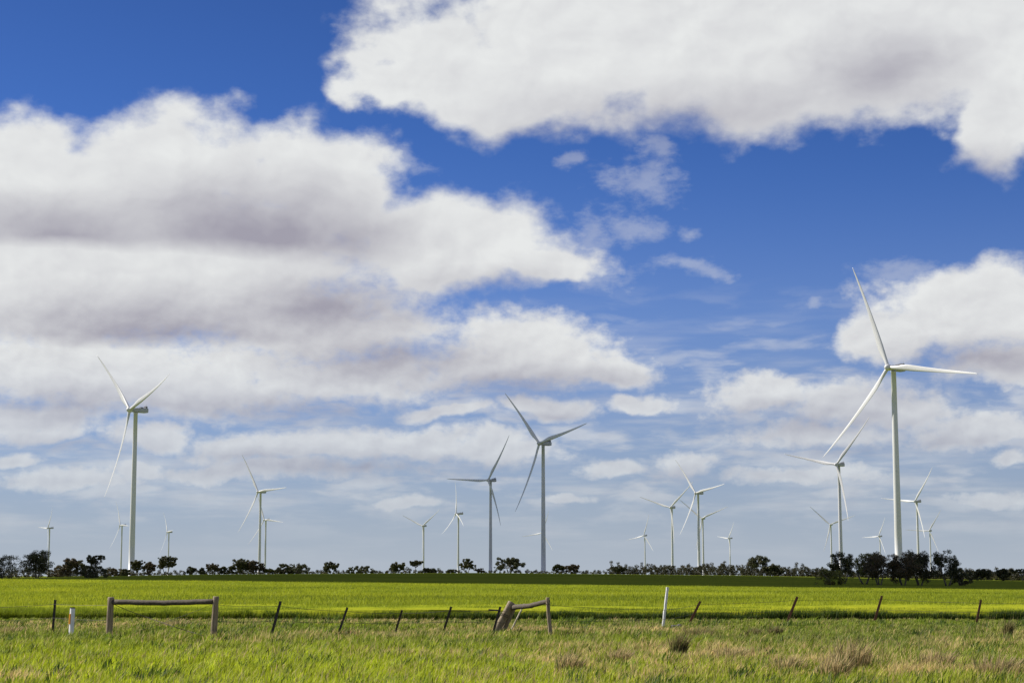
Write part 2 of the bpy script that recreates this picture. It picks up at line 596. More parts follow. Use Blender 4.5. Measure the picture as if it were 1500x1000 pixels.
def blade_mesh():
    sec = []
    n = 14
    st = [0.0, 0.02, 0.05, 0.09, 0.14, 0.19, 0.25, 0.33, 0.42, 0.52, 0.62, 0.72, 0.81, 0.88, 0.93, 0.965, 0.985, 1.0]
    ch = [2.5, 2.5, 2.55, 2.95, 3.7, 4.1, 3.95, 3.5, 3.0, 2.5, 2.1, 1.75, 1.42, 1.15, 0.92, 0.7, 0.45, 0.08]
    tk = [1.0, 1.0, .97, .75, .52, .38, .32, .28, .25, .22, .2, .19, .18, .18, .18, .18, .18, .2]
    V, Fc = [], []
    for s, c, t in zip(st, ch, tk):
        r = 1.3 + s * (BLADE - 1.3)
        tw = R_(2 + 20 * (1 - s) ** 2)
        pb = -6.5 * s ** 2.3
        circ = max(0, 1 - s / 0.16)
        for k in range(n):
            a = 2 * math.pi * k / n
            x = math.cos(a) * c / 2
            w = 0.5 * (1 + math.cos(a))
            y = math.sin(a) * c * t / 2 * (circ + (1 - circ) * (0.35 + 0.85 * w))
            x += (1 - circ) * (-0.22 * c)
            V.append((x * math.cos(tw) - y * math.sin(tw), x * math.sin(tw) + y * math.cos(tw) + pb, r))
    for i in range(len(st) - 1):
        for k in range(n):
            k2 = (k + 1) % n
            Fc.append((i * n + k, i * n + k2, (i + 1) * n + k2, (i + 1) * n + k))
    Fc.append(tuple(reversed(range(n))))
    Fc.append(tuple((len(st) - 1) * n + k for k in range(n)))
    return mesh_from('blade', V, Fc, True)


def lathe(prof, n=40):
    V, Fc = [], []
    for r, z in prof:
        for k in range(n):
            a = 2 * math.pi * k / n
            V.append((r * math.cos(a), r * math.sin(a), z))
    for i in range(len(prof) - 1):
        for k in range(n):
            k2 = (k + 1) % n
            Fc.append((i * n + k, i * n + k2, (i + 1) * n + k2, (i + 1) * n + k))
    Fc.append(tuple(reversed(range(n))))
    Fc.append(tuple((len(prof) - 1) * n + k for k in range(n)))
    return V, Fc


# tower with slightly proud section flanges
prof = [(3.6, -3.0), (3.6, 0.4), (2.55, 0.45)]
prof += [(2.55 + (1.65 - 2.55) * z / 135.2, z) for z in (28.0, 56.0, 84.0, 110.0)]
prof += [(1.65, 135.2), (1.9, 135.3), (1.9, 135.9)]
ME_TOWER = mesh_from('tower', *lathe(prof), smooth=False)
ME_TOWER.polygons.foreach_set('use_smooth', [len(p.vertices) == 4 for p in ME_TOWER.polygons])
ME_TOWER.materials.append(M_white)
ME_BLADE = blade_mesh(); ME_BLADE.materials.append(M_white)

# nacelle: long rounded box narrowing to the front, cross sections along y
V, Fc = [], []
secs = [(-3.2, 2.6, 2.7, 0.0), (-2.0, 3.5, 3.5, 0.0), (1.0, 3.9, 3.9, 0.05), (8.5, 4.0, 4.1, 0.1), (10.6, 3.8, 3.7, 0.25), (11.0, 3.0, 2.9, 0.3)]
for y, w, h, dz in secs:
    for k in range(20):
        a = 2 * math.pi * (k + 0.5) / 20
        ca, sa = math.cos(a), math.sin(a)
        px = math.copysign(abs(ca) ** 0.35, ca) * w / 2
        pz = math.copysign(abs(sa) ** 0.35, sa) * h / 2
        V.append((px, y, pz + dz))
for i in range(len(secs) - 1):
    for k in range(20):
        k2 = (k + 1) % 20
        Fc.append((i * 20 + k2, i * 20 + k, (i + 1) * 20 + k, (i + 1) * 20 + k2))
Fc.append(tuple(range(20)))
Fc.append(tuple((len(secs) - 1) * 20 + k for k in reversed(range(20))))
ME_NAC = mesh_from('nacelle', V, Fc); ME_NAC.materials.append(M_nac)
mb = MB().box((0, 9.2, 2.85), (3.4, 1.5, 1.5)).box((0, 5.2, 2.45), (2.2, 2.6, 0.7)).tube([(0.9, 9.6, 3.4), (0.9, 9.6, 5.4)], [0.09, 0.05], 6).tube([(-0.9, 9.6, 3.4), (-0.9, 9.6, 4.8)], [0.09, 0.05], 6)
ME_COOL = mb.mesh('cooler'); ME_COOL.materials.append(M_cool)
V, Fc = lathe([(1.75, -1.9), (2.05, -1.3), (2.15, 0.0), (2.05, 1.1), (1.6, 2.1), (0.9, 2.7), (0.25, 2.95)], 28)
ME_HUB = mesh_from('hub', V, Fc, True); ME_HUB.materials.append(M_white)

# photo pixel of the hub, yaw of the rotor axis, blade angle, label
TURB = [
    (190, 600, 49, 18, 'big white wind turbine on the left, tallest on that side of the view'),
    (70, 773, 58, 57, 'tiny wind turbine at far left above the spreading gum tree'),
    (176, 769, 55, 117, 'small distant wind turbine just left of the big left turbine tower'),
    (245, 779, 61, 3, 'tiny wind turbine right of the big left turbine, behind a gum tree'),
    (378, 720, 40, 3, 'mid-sized wind turbine left of centre, front one of an overlapping pair'),
    (387, 761, 40, 114, 'smaller wind turbine half hidden behind the mid-sized tower left of centre'),
    (619, 770, 34, 36, 'small white wind turbine with two blades raised in a V, left of centre'),
    (668, 752, 67, 96, 'small white wind turbine with one blade straight up, seen nearly edge on'),
    (715, 703, 40, 57, 'grey shaded wind turbine with one blade level to the left, centre of the view'),
    (790, 649, 46, 12, 'large shaded wind turbine standing just right of the dome-shaped tree at centre'),
    (794, 780, 34, 69, 'faint far wind turbine mostly hidden behind the large central tower'),
    (943, 784, 43, 72, 'tiny wind turbine above the dark tree belt, leftmost of the centre-right group'),
    (982, 743, 37, 42, 'white wind turbine left of the tallest in the centre-right group'),
    (1019, 722, 52, 9, 'tallest wind turbine of the centre-right group above the tree belt'),
    (1028, 759, 30, 21, 'wind turbine just behind and right of the tallest in the centre-right group'),
    (1067, 788, 67, 54, 'tiny wind turbine left of the tall rounded gum in the tree belt'),
    (1301, 538, 49, 111, 'nearest and tallest wind turbine, rising behind the gum clump on the right'),
    (1225, 680, 43, 48, 'mid-sized white wind turbine directly left of the nearest turbine'),
    (1216, 768, 28, 18, 'small wind turbine whose blade passes behind the mid-sized right tower'),
    (1287, 785, 55, 63, 'tiny wind turbine just left of the nearest turbine tower base'),
    (1340, 734, 52, 54, 'white wind turbine directly right of the nearest turbine tower'),
    (1361, 777, 36, 57, 'rightmost small wind turbine, low beside the gum clump'),
]


def make_turbine(i, X, Y, yaw, phase, label):
    d = ray(X, Y)
    z0 = 0.0
    D = (HUB_H + z0 - CAMZ) / d[2]
    for _ in range(3):
        z0 = gzf(d[0] * D, D)
        D = (HUB_H + z0 - CAMZ) / d[2]
    yw = R_(yaw)
    ax = Vector((-math.sin(yw), -math.cos(yw), 0))
    hub = Vector((d[0] * D, D, HUB_H + z0))
    base = hub - ax * OVER
    base.z = gzf(base.x, base.y)
    t = empty('wind_turbine', base, -yw)
    tag(t, label, 'wind turbine', 'wind turbines of the wind farm')
    link('tower', ME_TOWER, None, t)
    nac = link('nacelle', ME_NAC, None, t)
    nac.location = (0, 0, HUB_H)
    nac.rotation_euler = (0, 0, 0)
    link('cooler', ME_COOL, None, nac)
    tiltM = Matrix.Rotation(-TILT, 4, 'X')
    H = Matrix.Translation((0, -OVER, hub.z - base.z)) @ tiltM
    h = link('hub', ME_HUB, None, t)
    h.matrix_local = H @ Matrix.Rotation(R_(90), 4, 'X')
    for k in range(3):
        b = link('blade', ME_BLADE, None, t)
        b.matrix_local = H @ Matrix.Rotation(R_(90 - (phase + 120 * k)), 4, 'Y')
    return t


for i, a in enumerate(TURB):
    make_turbine(i, *a)


# ================================================================== clouds overhead that shade the far paddock
def make_cloud(x0, x1, y0, y1, alt, label, seed):
    r = random.Random(seed)
    L = alt / math.tan(R_(SUN_EL))
    ox, oy = SUN_H.x * L, SUN_H.y * L
    V, Fc = [], []
    step = 130.0
    nx, ny = max(2, int((x1 - x0) / step)), max(2, int((y1 - y0) / step))
    import bmesh
    bm = bmesh.new()
    for i in range(nx + 1):
        for j in range(ny + 1):
            cx_ = x0 + (x1 - x0) * i / nx
            cy_ = y0 + (y1 - y0) * j / ny
            ed = min(i, nx - i) == 0 or min(j, ny - j) == 0
            rr = r.uniform(85, 105) if ed else r.uniform(115, 165)
            ix = min(max(cx_, x0 + rr * 0.9), x1 - rr * 0.9)
            iy = min(max(cy_, y0 + rr * 0.97), y1 - rr * 0.9)
            mat = Matrix.Translation((ix + ox, iy + oy, alt + r.uniform(0, 45))) @ Matrix.Diagonal((rr, rr, rr * 0.7, 1))
            bmesh.ops.create_icosphere(bm, subdivisions=2, radius=1.0, matrix=mat)
    for v in bm.verts:
        v.co += Vector((r.uniform(-4, 4), r.uniform(-4, 4), r.uniform(-5, 5)))
    me = bpy.data.meshes.new('cloud')
    bm.to_mesh(me); bm.free()
    me.polygons.foreach_set('use_smooth', [True] * len(me.polygons))
    o = link('cloud', me, M_cloud)
    return tag(o, label, 'cloud', kind='structure')


M_cloud = simple('cloud_white', [(0.3, (0.78, 0.79, 0.8)), (0.7, (0.86, 0.86, 0.86))], 0.01, (1, 1, 1), 1.0)
make_cloud(-520, 300, 308, 618, 1500, 'white cumulus overhead shading the far paddock', 3)
make_cloud(-160, 350, 1620, 2790, 1500, 'white cumulus overhead shading the two central turbines', 4)


# ================================================================== trees
def leaf_cloud(rng, centers, radii, per, size, flat=0.75):
    """small leaf faces spread through clumps; returns vertices (n*4,3) and clump ids"""
    cs, ids = [], []
    for i, (c, r) in enumerate(zip(centers, radii)):
        n = int(per * max(0.3, (r / np.mean(radii)) ** 2))
        p = rng.normal(size=(n, 3))
        p /= np.linalg.norm(p, axis=1)[:, None]
        p *= (rng.random(n) ** 0.45)[:, None] * r
        p[:, 2] *= flat
        cs.append(p + c); ids += [i] * n
    C = np.concatenate(cs)
    n = len(C)
    s = size * rng.uniform(0.55, 1.35, n)
    a = rng.normal(size=(n, 3)); a /= np.linalg.norm(a, axis=1)[:, None]
    b = rng.normal(size=(n, 3)); b -= a * np.sum(a * b, 1)[:, None]; b /= np.linalg.norm(b, axis=1)[:, None]
    a = a * (s * 0.85)[:, None]; b = b * (s * 0.42)[:, None]
    V = np.stack([C - a, C - b * 1.0, C + a, C + b], 1).reshape(-1, 3)
    return V, np.array(ids)


def crown_mesh(name, rng, centers, radii, per, size, hue, flat=0.75):
    V, ids = leaf_cloud(rng, centers, radii, per, size, flat)
    n = len(V) // 4
    base = np.array(hue)
    cl = rng.uniform(0.75, 1.3, len(centers))[ids]
    col = base[None, :] * cl[:, None] * rng.uniform(0.65, 1.4, n)[:, None]
    warm = rng.random(n) < 0.10
    col[warm] = col[warm] * np.array([1.7, 1.1, 0.8])
    col = np.repeat(col, 4, 0)
    return np_mesh(name, V, np.arange(n * 4), np.arange(n) * 4, np.full(n, 4), col)


HUES = {'g': (0.076, 0.082, 0.030), 'd': (0.058, 0.065, 0.026), 'b': (0.092, 0.078, 0.040), 'y': (0.115, 0.125, 0.026)}


def make_tree(name, label, cat, X, ytop, hw, D, kind='gum', hue='g', seed=0, group=None, base_px=None, stems=None):
    rng = np.random.default_rng(1000 + seed)
    rd = random.Random(seed)
    x = (X - 750) / F * D
    x *= 1.0
    zb = gzf(x, D)
    top = at(X, ytop, D).z
    H = top - zb
    Wd = hw * D / F * 1.18
    root = empty(name, (x, D, zb))
    tag(root, label, cat, group)
    mb = MB()
    cen, rad = [], []
    if kind == 'bush':
        nst = 4
        for k in range(nst):
            a = rd.uniform(0, 6.28)
            e = Vector((math.cos(a) * Wd * 0.4, math.sin(a) * Wd * 0.4, H * 0.6))
            mb.tube([(0.1 * math.cos(a), 0.1 * math.sin(a), -0.3), e * 0.5 + Vector((0, 0, H * 0.05)), e], [0.16, 0.1, 0.04], 6)
        ncl = 60
        for k in range(ncl):
            a = rd.uniform(0, 6.28); q = math.sqrt(rd.random())
            zz = rd.uniform(0.06, 0.84)
            prof = math.sqrt(max(0.05, 1 - ((zz - 0.30) / 0.66) ** 2))
            cen.append((math.cos(a) * Wd * q * prof * 0.86, math.sin(a) * Wd * q * prof * 0.86, H * zz))
            rad.append(rd.uniform(0.10, 0.24) * min(H, Wd) * 0.95)
    else:
        flat_top = kind == 'flat'
        nst = stems or (1 if kind in ('flat', 'slim') else rd.choice((2, 2, 3)))
        lo = {'gum': 0.22, 'flat': 0.52, 'slim': 0.10, 'clump': 0.12, 'tall': 0.36, 'open': 0.24}[kind]
        tips = []
        for k in range(nst):
            a0 = rd.uniform(0, 6.28) if nst == 1 else 6.28 * k / nst + rd.uniform(-.5, .5)
            spread = Wd * (0.15 if nst == 1 else 0.38)
            fork = Vector((math.cos(a0) * spread, math.sin(a0) * spread * 0.8, H * rd.uniform(0.30, 0.45)))
            b0 = Vector((math.cos(a0) * 0.12 * nst, math.sin(a0) * 0.12 * nst, -0.3))
            mid = b0.lerp(fork, 0.5) + Vector((rd.uniform(-.15, .15), rd.uniform(-.15, .15), 0)) * Wd * 0.3
            r0 = 0.030 * H * (1.15 if nst == 1 else 0.85)
            mb.tube([b0, mid, fork], [r0, r0 * 0.8, r0 * 0.66], 8)
            nl = rd.randint(8, 10) if nst == 1 else rd.randint(6, 7)
            for l in range(nl):
                a = a0 + rd.uniform(-1.5, 1.5) if nst > 1 else 6.28 * l / nl + rd.uniform(-.4, .4)
                zz = rd.uniform(lo + 0.12, 0.90)
                if flat_top: zz = rd.uniform(0.8, 0.92)
                prof = math.sqrt(max(0.08, 1 - ((zz - (lo + 0.22)) / (0.98 - lo - 0.18)) ** 2)) if not flat_top else 1
                q = rd.uniform(0.45, 0.92) * prof
                e = Vector((math.cos(a) * Wd * q, math.sin(a) * Wd * q * 0.9, H * zz))
                c = fork.lerp(e, 0.5) + Vector((rd.uniform(-.1, .1) * Wd, rd.uniform(-.1, .1) * Wd, -H * 0.03))
                mb.tube([fork, c, e], [r0 * 0.5, r0 * 0.33, r0 * 0.12], 6)
                tips.append(e)
                for s_ in range(3):
                    e2 = c.lerp(e, rd.uniform(0.2, 0.9)) + Vector((rd.uniform(-.38, .38) * Wd, rd.uniform(-.38, .38) * Wd, rd.uniform(-0.06, 0.16) * H))
                    e2.z = min(e2.z, H * 0.92)
                    mb.tube([c.lerp(e, 0.4), e2], [r0 * 0.22, r0 * 0.08], 5)
                    tips.append(e2)
        tips.append(Vector((rd.uniform(-.15, .15) * Wd, 0, H * 0.91)))
        for e in tips:
            k = rd.uniform(0.06, 0.17) * (0.72 if kind in ('flat', 'open') else 1.0)
            cen.append(tuple(e)); rad.append(k * min(Wd * 1.1, H * 0.62) * 1.45)
            if kind == 'clump' or rd.random() < 0.7:
                cen.append((e.x * 0.8 + rd.uniform(-.2, .2) * Wd, e.y * 0.8, e.z - rd.uniform(0.04, 0.13) * H))
                rad.append(k * min(Wd * 1.1, H * 0.62) * 1.15)
        # low growth round the foot of the small far trees
        if kind in ('slim', 'clump', 'gum') and D > 560:
            for q_ in range(5):
                a = rd.uniform(0, 6.28)
                cen.append((math.cos(a) * Wd * 0.6, math.sin(a) * Wd * 0.6, H * rd.uniform(0.08, 0.3)))
                rad.append(rd.uniform(0.10, 0.17) * min(Wd * 1.1, H * 0.62) * 1.4)
    cen = np.array(cen); rad = np.array(rad)
    ext = max(np.max(np.abs(cen[:, 0]) + rad * 0.85), 0.1)
    cen[:, 0] *= Wd / ext
    cen[:, 1] *= min(1.2, Wd / ext)
    sz = 0.19 * (D / 450.0)
    per = 80 if D < 450 else 60
    tr = link('trunk', mb.mesh('trunk', True), M_bark, root)
    tr.scale = (Wd / ext, min(1.2, Wd / ext), 1)
    link('crown', crown_mesh('crown', rng, cen, rad, per, sz, HUES[hue]), M_leaf, root)
    return root


DL, DM, DR = 500.0, 640.0, 412.0
TREES = [
    # X, top y, half width px, distance, kind, hue, label
    (10, 808, 25, DL, 'bush', 'd', 'dark dense rounded tree cut by the left edge of the view'),
    (60, 805, 22, DL, 'gum', 'g', 'broad gum tree with spreading clumped crown below the tiny far left turbine'),
    (96, 826, 14, DM, 'bush', 'b', 'low brownish bush right of the broad gum tree at far left'),
    (110, 815, 11, DM, 'gum', 'b', 'small upright gum left of the flat-topped tree near the left edge'),
    (125, 819, 9, DM, 'slim', 'g', 'narrow gum wedged beside the flat-topped tree near the left edge'),
    (144, 811, 13, DL + 20, 'flat', 'g', 'flat-topped gum with airy umbrella crown over a dark bush'),
    (142, 826, 18, DL, 'bush', 'd', 'dense dark bush under the flat-topped umbrella gum'),
    (174, 831, 13, DM, 'bush', 'b', 'low dark bush at the foot of the big left turbine, left side'),
    (189, 832, 7, DM - 20, 'bush', 'g', 'small bush hiding the base of the big left turbine'),
    (204, 819, 10, DM, 'open', 'g', 'small open gum first to the right of the big left turbine tower'),
    (223, 822, 9, DM, 'slim', 'b', 'small gum second to the right of the big left turbine tower'),
    (247, 812, 14, DM, 'open', 'g', 'taller open gum in front of the tiny turbine right of the big left one'),
    (283, 829, 7, DM, 'slim', 'd', 'little tree in low scrub between two gums, left of the overlapping turbine pair'),
    (300, 831, 5, DM, 'slim', 'd', 'tiny tree in low scrub, second to the right of the taller open gum'),
    (316, 824, 10, DM, 'open', 'b', 'forked small gum left of the overlapping turbine pair'),
    (330, 829, 6, DM, 'slim', 'd', 'small dark tree touching the forked small gum on its right'),
    (341, 829, 6, DM, 'slim', 'g', 'small tree midway between the forked gum and the overlapping turbine pair'),
    (356, 817, 11, DM, 'gum', 'g', 'gum tree just left of the overlapping turbine towers'),
    (373, 820, 8, DM, 'gum', 'b', 'gum tree partly covering the front tower of the overlapping pair'),
    (386, 824, 5, DM, 'open', 'b', 'thin twiggy tree between the two towers of the overlapping pair'),
    (397, 832, 8, DM, 'open', 'y', 'low pale sapling right of the overlapping turbine pair'),
    (419, 824, 11, DM, 'bush', 'd', 'dark rounded tree, left half of the dense dark thicket'),
    (439, 824, 17, DM, 'bush', 'd', 'dark rounded tree, right half of the dense dark thicket'),
    (488, 822, 11, DM, 'gum', 'd', 'lone dark small gum right of the dense dark thicket'),
    (531, 828, 18, DM, 'bush', 'd', 'wide low dark bush between two lone gums left of centre'),
    (583, 822, 10, DM, 'gum', 'g', 'lone vase-shaped gum left of the V-bladed small turbine'),
    (609, 820, 10, DM, 'flat', 'd', 'small gum with flat crown touching the V-bladed turbine tower'),
    (630, 831, 11, DM, 'bush', 'd', 'low dark bush right of the V-bladed turbine tower'),
    (663, 833, 8, DM, 'bush', 'd', 'little dark bush at the foot of the edge-on turbine tower'),
    (685, 817, 11, DM, 'open', 'g', 'open feathery gum right of the edge-on turbine tower'),
    (704, 832, 6, DM, 'slim', 'b', 'tiny brown tree left of the grey shaded turbine tower'),
    (745, 816, 21, DM, 'gum', 'd', 'dome-shaped dark gum at centre between two shaded turbine towers'),
    (819, 826, 9, DM, 'clump', 'd', 'small dark tree, left one of a pair right of the large central tower'),
    (837, 825, 10, DM, 'clump', 'b', 'small brownish tree, right one of a pair right of the large central tower'),
    (906, 829, 10, DM, 'open', 'd', 'small gum at the left end of the dark tree belt'),
    (1108, 812, 15, DM - 10, 'tall', 'd', 'tall rounded gum standing above the dark tree belt'),
    (1130, 825, 14, DM - 15, 'clump', 'd', 'lower rounded gum leaning against the tall one in the tree belt'),
    (1213, 832, 20, DR - 12, 'bush', 'y', 'dense dark green bush at the left end of the right-hand gum clump'),
    (1231, 807, 19, DR + 20, 'gum', 'g', 'rounded gum behind the dense bush, left of the right-hand clump'),
    (1262, 808, 19, DR + 12, 'gum', 'y', 'gum with greenish crown and pale stems, left of the nearest turbine'),
    (1283, 807, 20, DR, 'gum', 'b', 'brownish multi-stemmed gum just left of the nearest turbine tower'),
    (1318, 806, 22, DR, 'clump', 'b', 'leafy gum covering the foot of the nearest turbine tower'),
    (1342, 805, 25, DR + 4, 'clump', 'd', 'dense dark gum just right of the nearest turbine tower'),
    (1382, 803, 19, DR, 'gum', 'd', 'tall-crowned gum near the right end of the right-hand clump'),
    (1401, 829, 16, DR + 10, 'bush', 'd', 'low spreading dark bush at the right end of the right-hand clump'),
    (1433, 832, 13, DM - 40, 'clump', 'd', 'dark rounded gum first to the right of the right-hand clump'),
    (1463, 832, 10, DM - 40, 'gum', 'd', 'dark small gum second to the right of the right-hand clump'),
    (1492, 832, 14, DM - 40, 'flat', 'g', 'flat-crowned gum at the right edge of the view'),
]
for i, (X, yt, hw, D, kind, hue, lab) in enumerate(TREES):
    nm, ct = ('bush', 'bush') if kind == 'bush' else ('gum_tree', 'tree')
    make_tree(nm, lab, ct, X, yt, hw, D, kind, hue, seed=i * 7 + 3)


# continuous far scrub and tree belt that reads as one mass
def scrub():
    rng = np.random.default_rng(9)
    cen, rad = [], []
    # (X range, top y, spacing px, distance)
    spans = [(-60, 165, 834, 5, DM + 20), (160, 300, 837.0, 8, DM + 10), (300, 400, 836, 7, DM + 10), (400, 470, 836, 7, DM + 10),
             (470, 650, 837, 8, DM + 10), (650, 780, 837, 13, DM + 10), (780, 895, 837.5, 9, DM + 10),
             (892, 960, 830, 3.2, DM + 10), (960, 1100, 829, 3.0, DM + 10), (1100, 1205, 832, 3.0, DM + 5),
             (1190, 1420, 836, 3.4, DM), (1410, 1570, 836, 3.0, DM)]
    for x0, x1, yt, sp_, D in spans:
        X = x0
        while X < x1:
            D2 = D + rng.uniform(-12, 18)
            x = (X - 750) / F * D2
            zb = gzf(x, D2)
            top = at(X, yt + rng.normal() * 2.2 - (4 if rng.random() < 0.12 else 0), D2).z
            h = max(0.8, top - zb)
            k = max(2, int(h / 0.8))
            for j in range(k):
                zc = zb + h * (j + 0.45) / k
                cen.append((x + rng.normal() * 0.5, D2 + rng.normal() * 0.8, zc))
                rad.append(rng.uniform(0.55, 0.95) * min(1.0, h / 1.6 + 0.3))
            X += sp_ * 0.55 * rng.uniform(0.6, 1.4)
    me = crown_mesh('tree_belt', rng, np.array(cen), np.array(rad), 60, 0.27, (0.052, 0.052, 0.024), 0.85)
    o = link('tree_belt', me, M_leaf)
    tag(o, 'dark continuous belt of scrub and trees along the far paddock edge', 'tree belt', kind='stuff')


scrub()


# ================================================================== fences and posts
rnd = random.Random(12)


def pt(X, Y, D):
    return at(X, Y, D)


def star_post(parent, Xb, Yb, Xt, Yt, wpx, mat):
    """steel picket of T section with a few notches"""
    D = ground_at(Xb, Yb)
    b = pt(Xb, Yb, D); t = pt(Xt, Yt, D + rnd.uniform(-0.15, 0.15))
    ax = (t - b).normalized()
    b2 = b - ax * 0.25
    w = wpx * D / F / 2
    side = Vector((1, 0, 0)); side = (side - ax * side.dot(ax)).normalized()
    fwd = ax.cross(side).normalized()
    mb = MB()

    def plate(o0, hx, hy):
        base = len(mb.v)
        for p in (b2, t):
            for sx, sy in ((-1, -1), (1, -1), (1, 1), (-1, 1)):
                mb.v.append(p + o0 + side * hx * sx + fwd * hy * sy)
        B = base
        mb.f.extend([(B + 3, B + 2, B + 1, B), (B + 4, B + 5, B + 6, B + 7)])
        for k in range(4):
            k2 = (k + 1) % 4
            mb.f.append((B + k, B + k2, B + 4 + k2, B + 4 + k))
    plate(Vector((0, 0, 0)), w, 0.010)
    plate(fwd * 0.032, 0.008, 0.021)
    o = link('post', mb.mesh('post'), mat, parent)
    o.matrix_parent_inverse = Matrix.Translation(-Vector(parent.location))
    return o, b, t


def log(name, pts, rads, mat, parent, seed=1, n=12):
    rd = random.Random(seed)
    # subdivide along the length for uneven wood
    P, Rr = [], []
    for i in range(len(pts) - 1):
        for k in range(6):
            f = k / 6
            P.append(Vector(pts[i]).lerp(Vector(pts[i + 1]), f) + Vector((rd.uniform(-1, 1), rd.uniform(-1, 1), rd.uniform(-1, 1))) * 0.007)
            Rr.append(rads[i] + (rads[i + 1] - rads[i]) * f)
    P.append(Vector(pts[-1])); Rr.append(rads[-1])
    # worn ends
    d0 = (P[-1] - P[-2]).normalized()
    P.append(P[-1] + d0 * Rr[-1] * 0.22); Rr.append(Rr[-1] * 0.86)
    mb = MB().tube(P, Rr, n, True, 0.05, rd)
    me = mb.mesh(name, False)
    me.polygons.foreach_set('use_smooth', [len(p.vertices) == 4 for p in me.polygons])
    o = link(name, me, mat, parent)
    o.matrix_parent_inverse = Matrix.Translation(-Vector(parent.location))
    return o


def wire(parent, pts, sag=0.03, r=0.0065, name='wire'):
    P = []
    for a, b in zip(pts[:-1], pts[1:]):
        for k in range(8):
            f = k / 8
            p = a.lerp(b, f); p.z -= sag * 4 * f * (1 - f)
            P.append(p)
    P.append(pts[-1])
    mb = MB().tube(P, [r] * len(P), 5)
    o = link(name, mb.mesh(name, True), M_wire, parent)
    o.matrix_parent_inverse = Matrix.Translation(-Vector(parent.location))
    return o


# --- left fence of black steel posts
D0 = ground_at(160, 929)
fence_l = empty('wire_fence', pt(400, 931, ground_at(400, 931)))
tag(fence_l, 'sagging wire fence on leaning black steel posts, left half of the roadside', 'fence')
left_posts = []
for spec in [(77, 926, 81, 878, 3.4), (397, 932, 411, 880, 3.8), (495, 929, 509, 889, 3.2), (579, 926, 589, 893, 3.0),
             (649, 927, 661, 888, 3.2), (722, 927, 733, 888, 3.4)]:
    o, b, t = star_post(fence_l, *spec, M_steel)
    left_posts.append((b, t))
# short bar wired across the last black post
b, t = left_posts[-1]
mb = MB().tube([pt(715.5, 892.5, b.y - 0.03), pt(731.5, 893.5, b.y - 0.03)], [0.028, 0.026], 8)
o = link('crossbar', mb.mesh('crossbar'), M_steel, fence_l)
o.matrix_parent_inverse = Matrix.Translation(-Vector(fence_l.location))

# --- upright timber strainer frame on the left
H1 = empty('timber_strainer', pt(238, 931, ground_at(238, 931)))
tag(H1, 'upright timber fence strainer of two round posts joined by a level rail', 'fence post')
DA, DB = ground_at(159, 930), ground_at(312, 933)
a_b, a_t = pt(159.5, 936, DA), pt(162.5, 875, DA)
c_b, c_t = pt(312.5, 939, DB), pt(316.5, 874, DB)
log('post', [a_b, a_t], [0.112, 0.103], M_wood, H1, 2)
log('post', [c_b, c_t], [0.108, 0.098], M_wood, H1, 3)
log('rail', [pt(165, 881, DA), pt(240, 882.5, (DA + DB) / 2), pt(313, 880.5, DB)], [0.088, 0.088, 0.084], M_rail, H1, 4)
wire(H1, [pt(166, 884, DA - 0.05), pt(214, 903, DA), pt(300, 931, DB)], 0.02, 0.011, 'brace_wire')
wire(H1, [pt(310, 885, DB - 0.05), pt(240, 911, DA), pt(200, 924, DA)], 0.02, 0.006, 'brace_wire')

# --- leaning strainer at centre
H2 = empty('leaning_strainer', pt(765, 927, ground_at(765, 927)))
tag(H2, 'broken timber fence strainer with a thick leaning post and sloping rail', 'fence post')
DC, DE = ground_at(731, 926), ground_at(806, 930)
log('post', [pt(723, 932, DC), pt(749, 882, DC)], [0.142, 0.120], M_wood, H2, 5)
log('post', [pt(733, 931, DC + 0.26), pt(754, 885, DC + 0.22)], [0.11, 0.10], M_wood, H2, 6)
log('post', [pt(807.5, 935, DE), pt(804, 905, DE), pt(802, 875, DE)], [0.068, 0.066, 0.062], M_wood, H2, 7)
log('rail', [pt(751, 889, DC), pt(778, 886.5, (DC + DE) / 2), pt(803, 880, DE)], [0.092, 0.084, 0.078], M_rail, H2, 8)
# wire bound round the leaning post and the rail end
for (X, Y, rr) in ((738, 901, 0.17), (739, 899, 0.168), (803.5, 884, 0.085)):
    D = DC if X < 780 else DE
    c = pt(X, Y, D)
    tl = math.radians(24 if X < 780 else -4)
    P = [c + Vector((math.cos(a) * rr * math.cos(tl), math.sin(a) * rr, -math.cos(a) * rr * math.sin(tl))) for a in np.linspace(0, 2 * math.pi, 15)]
    o = link('binding_wire', MB().tube(P, [0.010] * len(P), 5).mesh('binding_wire', True), M_wire, H2)
    o.matrix_parent_inverse = Matrix.Translation(-Vector(H2.location))

# --- pale stake
Ds = ground_at(749, 922)
stk = empty('timber_stake', pt(749, 922, Ds))
tag(stk, 'thin bleached timber stake leaning behind the broken strainer', 'stake')
log('shaft', [pt(747.5, 925, Ds), pt(758, 904, Ds), pt(768, 884, Ds + 0.2)], [0.034, 0.03, 0.026], M_stake, stk, 9, 8)

# --- white roadside marker with orange reflector
Dm = ground_at(104.5, 931)
mk = empty('marker_post', pt(104.5, 931, Dm))
tag(mk, 'short white roadside guide post with orange reflector and dark cap', 'guide post')
w = 9.0 * Dm / F
bb, tt = pt(103.6, 936, Dm), pt(106.2, 890, Dm)
ax = (tt - bb).normalized()
side = Vector((1, -0.5, 0)).normalized(); side = (side - ax * side.dot(ax)).normalized()
fwd = ax.cross(side).normalized()
if fwd.y > 0: fwd = -fwd


